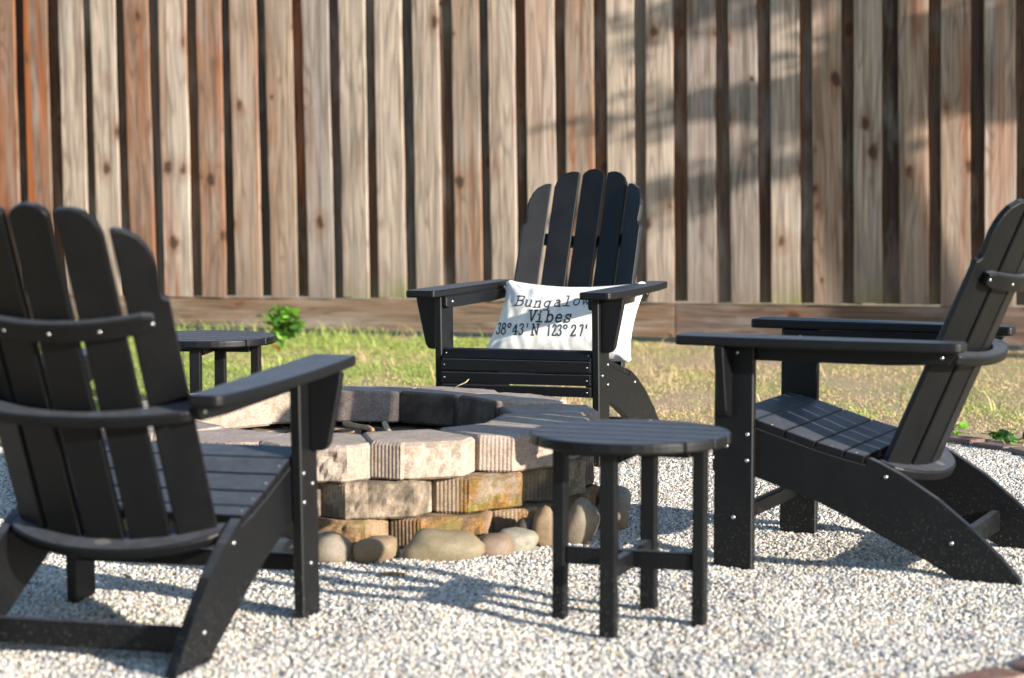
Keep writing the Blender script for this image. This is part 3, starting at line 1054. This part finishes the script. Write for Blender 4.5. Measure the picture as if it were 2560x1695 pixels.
def chair(label, group):
    t = thing('adirondack_chair', label, 'chair', group=group)
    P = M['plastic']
    sm = None

    def screw(p, nrm, size=1.0):
        nonlocal sm
        if sm is None:
            vs, fs = [], []
            for i, (rr, h) in enumerate([(0.0068, -0.001), (0.0066, 0.0012), (0.0045, 0.0032), (0.0, 0.004)]):
                for k in range(8):
                    a = k * math.pi / 4
                    vs.append((rr * math.cos(a), rr * math.sin(a), h))
            for i in range(3):
                for k in range(8):
                    fs.append((i * 8 + k, i * 8 + (k + 1) % 8, (i + 1) * 8 + (k + 1) % 8, (i + 1) * 8 + k))
            sm = me_py('screw', vs, fs)
            sm.polygons.foreach_set('use_smooth', [True] * len(sm.polygons))
        o = link('screw', sm, M['screw'], t)
        o.location = p
        o.rotation_euler = Vector(nrm).to_track_quat('Z', 'Y').to_euler()
        o.scale = (size * 0.85, size * 0.85, size * 0.85)

    # legs, stringers, arms, brackets
    for s in (1, -1):
        x0, x1 = sorted((s * (CW - T), s * CW))
        link('front_leg', box(x0, x1, -0.105, 0, -0.035, 0.5605, 0.003, 'front_leg'), P, t)
        xi = s * (CW - T - 0.0006)
        low = [(-0.004, 0.225), (-0.104, 0.217), (-0.19, 0.191), (-0.267, 0.165), (-0.345, 0.131), (-0.43, 0.090), (-0.545, 0.036), (-0.62, -0.005), (-0.65, -0.035)]
        tip = [(-0.795, -0.035), (-0.789, 0.0), (-0.742, 0.050), (-0.700, 0.090), (-0.660, 0.126), (-0.580, 0.189), (-0.488, 0.245), (-0.43, 0.273), (-0.402, 0.284), (-0.397, 0.264)]
        top = [(y, z - 0.0225) for y, z in SEAT[:0:-1]] + [(-0.004, 0.35)]
        link('rear_leg', prism(low + tip + top, (xi, 0, 0), (0, 1, 0), (0, 0, 1), (-s, 0, 0), T, 0.004, 2, 'rear_leg'), P, t)
        arm = round_poly([(0.262, 0.088, 0.014), (0.374, 0.088, 0.022), (0.379, -0.02, 0), (0.379, -0.18, 0), (0.373, -0.34, 0), (0.361, -0.48, 0), (0.346, -0.59, 0), (0.335, -0.647, 0.022), (0.262, -0.647, 0.014)])
        link('armrest', prism([(s * x, y) for x, y in arm], (0, 0, 0.561), (1, 0, 0), (0, 1, 0), (0, 0, 1), T, 0.006, 3, 'armrest'), P, t)
        br = round_poly([(CW, 0.5605, 0), (CW + 0.081, 0.5605, 0), (CW + 0.076, 0.53, 0), (CW + 0.047, 0.395, 0), (CW + 0.036, 0.377, 0.012), (CW + 0.0, 0.377, 0)])
        link('arm_bracket', prism([(s * x, z) for x, z in br], (0, -0.049, 0), (1, 0, 0), (0, 0, 1), (0, 1, 0), T, 0.003, 1, 'arm_bracket'), P, t)
        rail = [(-0.010, 0.5603), (-0.010, 0.526), (-0.02, 0.520), (-0.45, 0.520), (-0.60, 0.526), (-0.628, 0.5603)]
        link('arm_rail', prism(rail, (s * (CW - T), 0, 0), (0, 1, 0), (0, 0, 1), (-s, 0, 0), 0.017, 0.003, 1, 'arm_rail'), P, t)
        for y, z in ((-0.090, 0.331), (-0.034, 0.298), (-0.089, 0.263), (-0.054, 0.114), (-0.06, 0.541)):
            screw((s * CW, y, z), (s, 0, 0))
        for y, z in ((-0.447, 0.238), (-0.616, 0.081)):
            screw((s * (CW - T - 0.0006), y, z), (s, 0, 0))
        screw((s * (CW - T), -0.585, 0.544), (s, 0, 0))
        screw((s * (CW - T - 0.017), -0.06, 0.541), (-s, 0, 0))
    # seat slats, the last four wrap over the front
    W2 = CW - T - 0.002
    segs = [(SEAT[i], SEAT[i + 1]) for i in range(3, 7)]
    segs.insert(0, ((-0.025, 0.3845), (-0.103, 0.368)))
    segs += [((0.010, 0.352), (-0.022, 0.3835)), ((0.014, 0.307), (0.012, 0.349)), ((0.014, 0.264), (0.014, 0.304)), ((0.014, 0.226), (0.014, 0.2615))]
    for (a, b) in segs:
        a, b = Vector((0, *a)), Vector((0, *b))
        if a.y < b.y:
            a, b = b, a
        d = (b - a)
        L_ = d.length
        d.normalize()
        nrm = Vector((1, 0, 0)).cross(d)
        if nrm.z < 0 or (abs(nrm.z) < 0.2 and nrm.y < 0):
            nrm = -nrm
        if abs(d.z) > 0.98:
            nrm = Vector((0, 1, 0))
        link('seat_slat', prism([(-W2, 0.0015), (W2, 0.0015), (W2, L_ - 0.0015), (-W2, L_ - 0.0015)], a, (1, 0, 0), d, -nrm, 0.0215, 0.0035, 2, 'seat_slat'), P, t)
        m = a + d * L_ * 0.5
        for s in (-1, 1):
            screw(m + Vector((s * (W2 - 0.012), 0, 0)) - nrm * 0.0005, nrm, 0.5)
    # back slats
    th_all = 0.605
    st = 2 * th_all / 5
    w = RB * st - 0.0088
    prof0 = [(-w / 2, 0.224), (-w * 0.40, 0.236), (-w * 0.22, 0.2455), (0, 0.249), (w * 0.22, 0.2455), (w * 0.40, 0.236), (w / 2, 0.224)]
    prof1 = [(-w / 2, 0.231), (-w * 0.38, 0.2355), (-w * 0.12, 0.2345), (w * 0.12, 0.226), (w * 0.30, 0.211), (w * 0.43, 0.190), (w / 2, 0.168)]
    prof2 = [(-w / 2, 0.177), (-w * 0.36, 0.1775), (-w * 0.21, 0.1725), (w * 0.08, 0.153), (w * 0.24, 0.130), (w * 0.345, 0.104), (w * 0.385, 0.078), (w * 0.375, 0.052), (w * 0.345, 0.033),
             (w * 0.335, 0.020), (w * 0.36, 0.010), (w * 0.42, 0.005), (w / 2, 0.0)]
    for i in range(-2, 3):
        th = i * st
        s = 1 if i >= 0 else -1
        prof = {0: prof0, 1: prof1, 2: prof2}[abs(i)]
        zc = back_point(th, 0).z
        ub = (0.2525 - zc) / UP.z
        out = [(s * a, b) for a, b in prof] + [(s * w / 2, ub), (-s * w / 2, ub)]
        tx = Vector((math.cos(th), 0, 0)) + NF * math.sin(th)
        nb = -(NF * math.cos(th) - Vector((1, 0, 0)) * math.sin(th))
        link('back_slat', prism(out, back_point(th, 0), tx, UP, nb, 0.0195, 0.004, 2, 'back_slat'), P, t)
        for u in (-0.033, -0.53):
            if True:
                screw(back_point(th, u, -0.0195 if u > -0.1 else 0.0) + (nb * T if u > -0.1 else Vector()), nb if u > -0.1 else -nb, 0.75)

    def arc_plate(name, inner, outer, z0, z1, yref, tilt):
        """horizontal curved plank from two front/back curves given as (x, y) lists"""
        pts = [(x, y - yref) for x, y in inner + outer[::-1]]
        ct, st_ = math.cos(R(tilt)), math.sin(R(tilt))
        return link(name, prism(pts, (0, yref, z0), (1, 0, 0), (0, ct, st_), (0, -st_, ct), z1 - z0, 0.005, 2, name), P, t)

    def inner_curve(z, back, n=15, lim=0.6):
        r = []
        for k in range(n):
            th = -lim + 2 * lim * k / (n - 1)
            p = back_point(th, 0, back)
            u = (z - p.z) / UP.z
            p = p + UP * u
            r.append((p.x, p.y))
        return r
    # arm level: carries the back, ends on the arm rails
    inn = inner_curve(0.545, -0.0215, 15, 0.585)
    xr = CW - T - 0.018
    out_ = [(-xr, -0.62)] + [(x, -0.672 + 0.049 * abs(x / xr) ** 2.4) for x in np.linspace(-xr * 0.94, xr * 0.94, 17)] + [(xr, -0.62)]
    inn = [(-xr, -0.52)] + inn + [(xr, -0.52)]
    inn = [q for q in inn if abs(q[0]) <= xr]
    arc_plate('arm_level_brace', inn, out_, 0.530, 0.556, -0.60, 15)
    # seat level: the slats stand on it
    xr = CW - 2 * T - 0.002
    inn2 = [(x, -0.405 - 0.05 * (1 - (x / xr) ** 2)) for x in np.linspace(-xr, xr, 11)]
    out2 = [(-xr, -0.452)] + [(x, -0.545 + 0.085 * abs(x / xr) ** 2.3) for x in np.linspace(-xr * 0.93, xr * 0.93, 17)] + [(xr, -0.452)]
    arc_plate('seat_level_brace', inn2, out2, 0.226, 0.2515, -0.49, 20)
    PY, PZ = -0.520, 0.2428
    vs = [(0, PY, PZ)] + [(0.02 * math.cos(k * math.pi / 8), PY + 0.012 * math.sin(k * math.pi / 8), PZ + 0.012 * math.sin(k * math.pi / 8) * 0.364) for k in range(16)]
    link('plug', me_py('plug', vs, [(0, 1 + k, 1 + (k + 1) % 16) for k in range(16)]), M['plug'], t)
    # curved batten behind the slats
    lim = 0.50
    bm = bmesh.new()
    ring = []
    nseg = 18
    for k in range(nseg + 1):
        th = -lim + 2 * lim * k / nseg
        e = 1 - 0.30 * max(0, abs(th) / lim - 0.94) / 0.06
        ring.append([bm.verts.new(back_point(th, -0.033 + du * e, off)) for du, off in ((-0.021, -0.0205), (0.021, -0.0205), (0.021, -0.0455), (-0.021, -0.0455))])
    for a, b in zip(ring, ring[1:]):
        for q in range(4):
            bm.faces.new((a[q], a[(q + 1) % 4], b[(q + 1) % 4], b[q]))
    bm.faces.new(ring[0])
    bm.faces.new(ring[-1][::-1])
    bmesh.ops.recalc_face_normals(bm, faces=bm.faces)
    bevel(bm, 0.004, 2)
    link('back_batten', me_from_bm('back_batten', bm), P, t)
    # stretchers
    link('front_stretcher', box(-(CW - T - 0.001), CW - T - 0.001, -0.068, -0.043, 0.096, 0.136, 0.003, 'front_stretcher'), P, t)
    link('rear_stretcher', box(-(CW - 2 * T - 0.002), CW - 2 * T - 0.002, -0.628, -0.603, 0.035, 0.090, 0.003, 'rear_stretcher'), P, t)
    return t


def place(o, x, y, z, yaw, pitch=0, roll=0):
    m = Matrix.Translation((x, y, z)) @ Matrix.Rotation(R(yaw), 4, 'Z') @ Matrix.Rotation(R(-roll), 4, 'Y') @ Matrix.Rotation(R(pitch), 4, 'X')
    o.location = m.to_translation()
    o.rotation_euler = m.to_euler()


GRP = 'adirondack chairs round the fire pit'
ch1 = chair('black adirondack chair by the fence holding a white lettered pillow', GRP)
ch2 = copy_tree(ch1)
ch3 = copy_tree(ch1)
place(ch1, 0.017, 7.767, 0.001, 158.01, 0.144, -0.752)
place(ch2, 0.643, 6.142, 0.009, 66.1, -0.053, -0.32)
place(ch3, -0.740, 5.387, 0.002, -15.73, 1.591, 0.2)
ch2['label'] = 'black adirondack chair at right seen from its side, facing left to the pit'
ch3['label'] = 'black adirondack chair at left seen from behind, facing the fire pit'


# ------------------------------------------------------------------ pillow with its lettering
PX0, PB_Y, PB_Z, PL = -0.015, -0.392, 0.312, R(21.0)
PW, PH = 0.272, 0.300            # half width, height


def pillow_edge(a, b):
    """a, b in -1..1: outline with pulled in sides and pointed corners"""
    x = -0.025 * b + a * (0.2775 - 0.0085 * b) * (1 - 0.075 * (1 - b * b)) * (1 + 0.02 * abs(b) ** 6)
    h = b * (PH / 2) * (1 - 0.17 * (1 - a * a) * (1 if b > 0 else 0.35))
    k = 1 - 0.045 * abs(a * b) ** 14
    return x * k, h * k


def pillow_pt(a, b, side):
    x, h = pillow_edge(a, b)
    e = max(0.0, (1 - a ** 4)) ** 0.55 * max(0.0, (1 - b ** 4)) ** 0.6
    wr = 0.003 * noise.noise(Vector((a * 3.2, b * 2.4, 1.5))) + 0.0035 * noise.noise(Vector((a * 9, b * 3 - a * 4, 4)))
    # pulled folds running in from the corners
    for ca, cb in ((1, 1), (-1, 1), (-1, -1), (1, -1)):
        dd = math.hypot(a - ca, b - cb)
        an = math.atan2(b - cb, a - ca)
        wr += 0.005 * math.sin(an * 11) * math.exp(-dd * 2.6) * min(1, dd * 5)
    ear = max(0.0, min(abs(a), abs(b)) - 0.86) / 0.14
    d = side * (0.056 * e + 0.003 + 0.014 * math.sin(min(1, ear) * math.pi)) + (wr * min(1, e * 1.6) if side > 0 else 0)
    hh = h + PH / 2
    y = PB_Y - hh * math.sin(PL) + d * math.cos(PL)
    z = PB_Z + hh * math.cos(PL) + d * math.sin(PL)
    return Vector((PX0 + x, y, z))


def pillow(owner):
    n, m = 64, 40
    vs, fs = [], []
    for side in (1, -1):
        for j in range(m + 1):
            for i in range(n + 1):
                vs.append(pillow_pt(-1 + 2 * i / n, -1 + 2 * j / m, side))
    K = (n + 1) * (m + 1)
    for j in range(m):
        for i in range(n):
            q = j * (n + 1) + i
            fs.append((q, q + n + 1, q + n + 2, q + 1))
            fs.append((K + q, K + q + 1, K + q + n + 2, K + q + n + 1))
    rim = [i for i in range(n + 1)] + [j * (n + 1) + n for j in range(1, m + 1)] + [m * (n + 1) + i for i in range(n - 1, -1, -1)] + [j * (n + 1) for j in range(m - 1, 0, -1)]
    for a, b in zip(rim, rim[1:] + rim[:1]):
        fs.append((a, b, K + b, K + a))
    bm = bmesh.new()
    bv = [bm.verts.new(v) for v in vs]
    for f in fs:
        bm.faces.new([bv[k] for k in f])
    me = me_from_bm('pillow', bm)
    o = link('pillow', me, M['fabric'], smooth=True)
    tag(o, 'white lumbar pillow with dark lettering propped in the chair by the fence', 'pillow')
    o.location = owner.location
    o.rotation_euler = owner.rotation_euler
    return o


GL = {
    'B': [[(0, 1), (.38, 1), (.51, .93), (.54, .78), (.47, .62), (.36, .55), (.12, .55)], [(.36, .55), (.52, .48), (.58, .3), (.52, .09), (.38, 0), (0, 0)], [(.12, 0), (.12, 1)]],
    'u': [[(0, .66), (.1, .66), (.1, .2), (.16, .05), (.28, 0), (.4, .06), (.48, .18)], [(.38, .66), (.48, .66), (.48, 0), (.58, 0)]],
    'n': [[(.02, .66), (.12, .66), (.12, 0)], [(.02, 0), (.24, 0)], [(.12, .48), (.22, .62), (.34, .67), (.45, .6), (.48, .46), (.48, 0)], [(.38, 0), (.58, 0)]],
    'g': ['E', (.27, .36, .2, .3), [(.58, .66), (.47, .66), (.47, -.08), (.42, -.24), (.3, -.3), (.12, -.28)]],
    'a': [[(.1, .58), (.2, .66), (.36, .66), (.46, .56), (.46, .06), (.48, 0), (.58, 0)], [(.46, .4), (.28, .42), (.1, .34), (.04, .18), (.1, .04), (.24, 0), (.38, .06), (.46, .16)]],
    'l': [[(.12, 1), (.3, 1), (.3, 0)], [(.06, 0), (.54, 0)]],
    'o': ['E', (.3, .33, .24, .33)],
    'w': [[(0, .66), (.16, .66)], [(.06, .66), (.16, 0), (.3, .5), (.44, 0), (.54, .66)], [(.44, .66), (.6, .66)]],
    'V': [[(0, 1), (.2, 1)], [(.08, 1), (.3, 0), (.52, 1)], [(.4, 1), (.6, 1)]],
    'i': [[(.3, .86), (.3, .95)], [(.12, .66), (.3, .66), (.3, 0)], [(.06, 0), (.54, 0)]],
    'b': [[(.02, 1), (.12, 1), (.12, 0)], [(.02, 0), (.12, 0)], 'E', (.33, .33, .21, .33)],
    'e': [[(.06, .36), (.54, .36), (.52, .5), (.42, .64), (.3, .67), (.14, .6), (.06, .44), (.06, .24), (.14, .06), (.3, 0), (.42, .02), (.52, .1)]],
    's': [[(.5, .52), (.46, .62), (.3, .67), (.14, .62), (.1, .5), (.18, .4), (.42, .3), (.52, .18), (.46, .05), (.3, 0), (.14, .04), (.08, .14)], [(.5, .67), (.5, .5)], [(.08, 0), (.08, .18)]],
    '3': [[(.06, .84), (.12, .95), (.28, 1), (.44, .94), (.5, .78), (.44, .62), (.26, .54), (.44, .48), (.54, .3), (.48, .1), (.3, 0), (.1, .03), (.03, .14)]],
    '8': ['E', (.3, .77, .2, .23), 'E', (.3, .27, .25, .27)],
    '4': [[(.42, 0), (.42, 1), (.04, .28), (.58, .28)], [(.30, 0), (.54, 0)]],
    '1': [[(.14, .86), (.3, 1), (.3, 0)]],
    '2': [[(.08, .76), (.12, .92), (.28, 1), (.44, .94), (.5, .76), (.4, .52), (.06, .04), (.06, 0), (.54, 0), (.54, .12)]],
    '7': [[(.06, .86), (.06, 1), (.52, 1), (.24, 0)]],
    'N': [[(.08, 0), (.08, 1), (.5, 0), (.5, 1)], [(0, 0), (.18, 0)], [(0, 1), (.12, 1)], [(.4, 1), (.6, 1)]],
    'd': ['E', (.3, .82, .28, .18)],
    "'": [[(.3, 1.02), (.3, .72)]],
}
# (glyph, left, right, baseline, cap height) on the pillow face, centimetre scale: x to the reader's right, z up, metres
TXT = []


def px2(xc):                       # reader's x on the pillow face
    return (1200 + xc * 0.1858 - 1394.4) * 0.00152


def pz2(yc):
    return 0.602 - 0.001394 * (680 + yc * 0.1858 - 697)


def row(items, base_h, cap, stroke, shear):
    for it in items:
        g, a, b = it[:3]
        bl = it[3] if len(it) > 3 else base_h
        TXT.append((g, px2(a), px2(b), pz2(bl), cap, stroke, shear))


row([('B', 456, 578, 465), ('u', 602, 703, 472), ('n', 726, 829, 482), ('g', 858, 963, 480), ('a', 1002, 1095, 467), ('l', 1118, 1220, 456), ('o', 1250, 1342, 444), ('w', 1368, 1478, 438)],
    465, 0.0335, 0.0043, 0.22)
row([('V', 672, 775), ('i', 785, 868), ('b', 912, 1012), ('e', 1038, 1132), ('s', 1158, 1252)], 676, 0.0395, 0.0062, 0.10)
row([('3', 225, 287), ('8', 300, 372), ('d', 392, 436), ('4', 468, 536), ('3', 560, 626), ("'", 645, 690), ('N', 744, 834), ('1', 945, 1000), ('2', 1010, 1076), ('3', 1088, 1146), ('d', 1168, 1212),
     ('2', 1268, 1340), ('7', 1375, 1432), ("'", 1446, 1492)], 855, 0.0375, 0.0052, 0.0)


def lettering(pil):
    vs, fs = [], []

    def surf(xr, z):
        # reader's x runs against chair x; find (a, b) on the front face by iteration
        X = -xr
        a, b = (X - PX0) / PW, 0.0
        for _ in range(14):
            p = pillow_pt(a, b, 1)
            a += (X - p.x) / PW * 0.9
            b += (z - p.z) / (PH / 2) * 0.9
            a, b = max(-1, min(1, a)), max(-1, min(1, b))
        p = pillow_pt(a, b, 1)
        e = 0.01
        nrm = (pillow_pt(a + e, b, 1) - pillow_pt(a - e, b, 1)).cross(pillow_pt(a, b + e, 1) - pillow_pt(a, b - e, 1))
        if nrm.y < 0:
            nrm = -nrm
        return p + nrm.normalized() * 0.0010
    for g, xa, xb, zb, cap, stroke, shear in TXT:
        items = GL[g]
        lines = []
        k = 0
        while k < len(items):
            if items[k] == 'E':
                cx, cy, rx, ry = items[k + 1]
                lines.append([(cx + rx * math.cos(q * math.pi / 10), cy + ry * math.sin(q * math.pi / 10)) for q in range(21)])
                k += 2
            else:
                lines.append(items[k])
                k += 1
        for ln in lines:
            P2 = []
            for x, y in ln:
                P2.append(Vector((xa + (xb - xa) * x / 0.6 + shear * (y - 0.4) * cap, zb + y * cap)))
            # dense resample so that it follows the cloth
            Q = [P2[0]]
            for p, q in zip(P2, P2[1:]):
                ns = max(1, int((q - p).length / 0.008))
                for s in range(1, ns + 1):
                    Q.append(p.lerp(q, s / ns))
            ring = []
            for i, p in enumerate(Q):
                d = (Q[min(i + 1, len(Q) - 1)] - Q[max(i - 1, 0)])
                d.normalize()
                nn = Vector((-d.y, d.x)) * stroke / 2
                ext = -d * stroke / 2 if i == 0 else (d * stroke / 2 if i == len(Q) - 1 else Vector((0, 0)))
                for sgn in (1, -1):
                    c = p + ext + nn * sgn
                    vs.append(surf(c.x, c.y))
                ring.append((len(vs) - 2, len(vs) - 1))
            for a, b in zip(ring, ring[1:]):
                fs.append((a[0], a[1], b[1], b[0]))
    link('printed_lettering', me_py('printed_lettering', vs, fs), M['ink'], pil)


pil = pillow(ch1)
lettering(pil)


# ------------------------------------------------------------------ round side tables
def table(label, group):
    t = thing('side_table', label, 'table', group=group)
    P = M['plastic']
    TR, TZ, n = 0.23, 0.433, 6
    wd = 2 * TR / n
    for i in range(n):
        y0, y1 = -TR + i * wd + (0.0022 if i else 0.001), -TR + (i + 1) * wd - (0.0022 if i < n - 1 else 0.001)
        ys = np.linspace(y0, y1, 9)
        rt = [(math.sqrt(max(0.0004, TR * TR - y * y)), y) for y in ys]
        out = rt + [(-x, y) for x, y in rt[::-1]]
        link('top_slat', prism(out, (0, 0, TZ - 0.0254), (1, 0, 0), (0, 1, 0), (0, 0, 1), 0.0254, 0.0055, 3, 'top_slat'), P, t)
    lr = 0.166
    for k in range(4):
        a = k * math.pi / 2
        o = link('leg', box(lr - 0.015, lr + 0.015, -0.019, 0.019, -0.04, TZ - 0.0262, 0.004, 'leg', 2), P, t)
        o.rotation_euler = (0, 0, a)
    link('top_batten', box(-0.024, 0.024, -0.148, 0.148, TZ - 0.054, TZ - 0.0262, 0.003, 'top_batten'), P, t)
    for s in (-1, 1):
        link('top_batten', box(0.0250 if s > 0 else -0.148, 0.148 if s > 0 else -0.0250, -0.024, 0.024, TZ - 0.054, TZ - 0.0262, 0.003, 'top_batten'), P, t)
    # two short cleats under the rim
    for s in (-1, 1):
        link('cleat', box(-0.12, -0.0255, s * 0.11 - 0.016, s * 0.11 + 0.016, TZ - 0.045, TZ - 0.0262, 0.003, 'cleat'), P, t)
    link('stretcher', box(-0.150, 0.150, -0.0125, 0.0125, 0.120, 0.160, 0.003, 'stretcher'), P, t)
    for s in (-1, 1):
        link('stretcher', box(-0.0125, 0.0125, 0.0130 if s > 0 else -0.150, 0.150 if s > 0 else -0.0130, 0.118, 0.158, 0.003, 'stretcher'), P, t)
    return t


t1 = table('round black slatted side table standing in front of the fire pit', 'round black side tables')
t2 = copy_tree(t1)
place(t1, 0.269, 5.180, 0, -19)
place(t2, -1.035, 7.77, 0, -7)
t2['label'] = 'round black side table half hidden behind the left chair, near the lawn'


# ------------------------------------------------------------------ weeds
def leaf_mesh(w, l):
    """heart shaped leaf, folded along its midrib and drooping"""
    out = [(0, 0), (0.30, -0.08), (0.5, 0.12), (0.5, 0.35), (0.36, 0.62), (0.16, 0.86), (0, 1.0)]
    vs, fs = [], []
    for x, y in out:
        z = -0.35 * y * y
        vs.append((0, y * l, z * l * 0.8))
        for s in (1, -1):
            vs.append((s * x * w, y * l, (z * 0.8 + 0.16 * x + 0.05 * math.sin(y * 9)) * l))
    for i in range(len(out) - 1):
        c0, c1 = i * 3, (i + 1) * 3
        fs.append((c0, c0 + 1, c1 + 1, c1))
        fs.append((c0, c1, c1 + 2, c0 + 2))
    return me_py('leaf', vs, fs)


def weed(label, x, y, h, n, size, spread, mats, seed, cat='weed'):
    g = random.Random(seed)
    t = thing('weed_plant', label, cat, (x, y, -0.01))
    lm = [leaf_mesh(size * k, size * k) for k in (0.8, 1.0, 1.25)]
    lms = []
    for me in lm:
        for mt in mats:
            c = me.copy()
            c.materials.append(mt)
            lms.append(c)
    vs, fs = [], []
    for s in range(5):
        a = g.uniform(0, 6.28)
        top = Vector((math.cos(a) * spread * g.uniform(.4, 1), math.sin(a) * spread * g.uniform(.4, 1), h * g.uniform(.7, 1)))
        pts = [Vector((0, 0, 0)), top * 0.5 + Vector((0, 0, h * 0.1)), top]
        v, f = tube(pts, [0.004, 0.003, 0.002], 5)
        o = len(vs)
        vs += v
        fs += [tuple(i + o for i in q) for q in f]
        for k in range(n // 5):
            f_ = g.uniform(0.25, 1.05)
            p = top * f_ + Vector((g.uniform(-.5, .5) * spread * .6, g.uniform(-.5, .5) * spread * .6, h * 0.1 * math.sin(f_ * 3)))
            o_ = link('leaf', g.choice(lms), None, t)
            o_.location = p
            o_.rotation_euler = (g.uniform(-0.2, 1.1), g.uniform(-0.5, 0.5), g.uniform(0, 6.28))
    link('stem', me_py('stem', vs, fs), M['weed'], t)
    return t


w1 = weed('leafy bright green weed growing in the lawn before the fence', -1.22, 12.05, 0.21, 60, 0.066, 0.10, [M['weed'], M['weed'], M['weed_dark']], 3)
w2 = weed('low green weed at the brick edging behind the right chair', 1.64, 8.50, 0.05, 25, 0.045, 0.10, [M['weed'], M['weed_dark']], 5)
w3 = weed('small green weed rooted beside the right chair back', 1.83, 8.30, 0.045, 20, 0.04, 0.10, [M['weed'], M['weed_dark']], 8)
for k, (x, y, z, lab) in enumerate([(-1.20, 11.75, 0.018, 'orange dry leaf on the grass below the bright green weed'), (-1.98, 11.4, 0.02, 'orange dry leaf in the grass behind the rear side table')]):
    me = leaf_mesh(0.05, 0.06)
    o = link('dry_leaf', me, M['petal'])
    o.location = (x, y, z)
    o.rotation_euler = (0.9, 0.3, 2.0 + k)
    tag(o, lab, 'leaf', 'dry leaves on the lawn')


stick('small brown twig lying on the gravel in front of the round stones', [(-0.33, 5.70, 0.004), (-0.30, 5.69, 0.006), (-0.265, 5.70, 0.003)], [0.005, 0.006, 0.004], M['twig'])
me = leaf_mesh(0.02, 0.03)
o = link('dry_leaf', me, M['twig'])
o.location = (-0.955, 5.62, 0.008)
o.rotation_euler = (0.5, 0.2, 0.6)
tag(o, 'tiny curled reddish brown leaf on the gravel behind the left chair', 'leaf', 'dry leaves on the lawn')


# ------------------------------------------------------------------ the tree at the right that dapples the fence
def tree(label, x, y, seed, hmin, hmax):
    g = random.Random(seed)
    t = thing('shade_tree', label, 'tree', (x, y, -0.02))
    tr = [Vector((0.02 * math.sin(k * 1.3) * k, 0.03 * math.sin(k * 0.9 + 1) * k, hmax * k / 8)) for k in range(9)]
    v, f = tube(tr, [0.17 - 0.017 * k for k in range(9)], 10)
    link('trunk', me_py('trunk', v, f), M['bark'], t, True)
    vs, fs = [], []
    lv, lf = [], []
    for b in range(34):
        hz = g.uniform(hmin, hmax * 0.97)
        a = g.uniform(0, 6.28)
        L_ = g.uniform(0.5, 1.4) * (1.2 - 0.5 * (hz - hmin) / (hmax - hmin))
        base = Vector((0, 0, hz))
        d = Vector((math.cos(a), math.sin(a), g.uniform(0.05, 0.35)))
        lat = Vector((0.616, 0.788, 0))
        d = d - lat * d.dot(lat) * 0.5          # the crown is narrower across the light
        pts = [base + d * L_ * k / 5 + Vector((g.uniform(-.05, .05), g.uniform(-.05, .05), -0.16 * (k / 5) ** 2 * L_)) for k in range(6)]
        v, f = tube(pts, [0.036 - 0.006 * k for k in range(6)], 5)
        o = len(vs)
        vs += v
        fs += [tuple(i + o for i in q) for q in f]
        for s in range(int(26 * L_)):
            f_ = g.uniform(0.25, 1.0)
            k = min(4, int(f_ * 5))
            p = pts[k].lerp(pts[k + 1], f_ * 5 - k)
            td = (d * 0.6 + Vector((g.uniform(-1, 1), g.uniform(-1, 1), g.uniform(-0.5, 0.4)))).normalized()
            tl = g.uniform(0.15, 0.36)
            for q in range(15):
                c = p + td * tl * q / 15 + Vector((0, 0, -0.05 * (q / 15) ** 2))
                la = g.uniform(0, 6.28)
                ld = (td * 0.7 + Vector((math.cos(la), math.sin(la), g.uniform(-0.7, 0.4)))).normalized()
                sd_ = ld.cross(Vector((g.uniform(-1, 1), g.uniform(-1, 1), g.uniform(-1, 1)))).normalized()
                ll, lw = g.uniform(0.06, 0.10), g.uniform(0.018, 0.030)
                n0 = len(lv)
                lv += [c, c + ld * ll * 0.5 + sd_ * lw, c + ld * ll, c + ld * ll * 0.5 - sd_ * lw]
                lf.append((n0, n0 + 1, n0 + 2, n0 + 3))
    link('branches', me_py('branches', vs, fs), M['bark'], t, True)
    o = link('crown', me_py('crown', lv, lf), M['needle'], t)
    o['kind'] = 'stuff'
    return t


tree('slender leafy tree on the lawn beyond the right edge of the photo', 6.30, 8.88, 4, 2.45, 5.6)
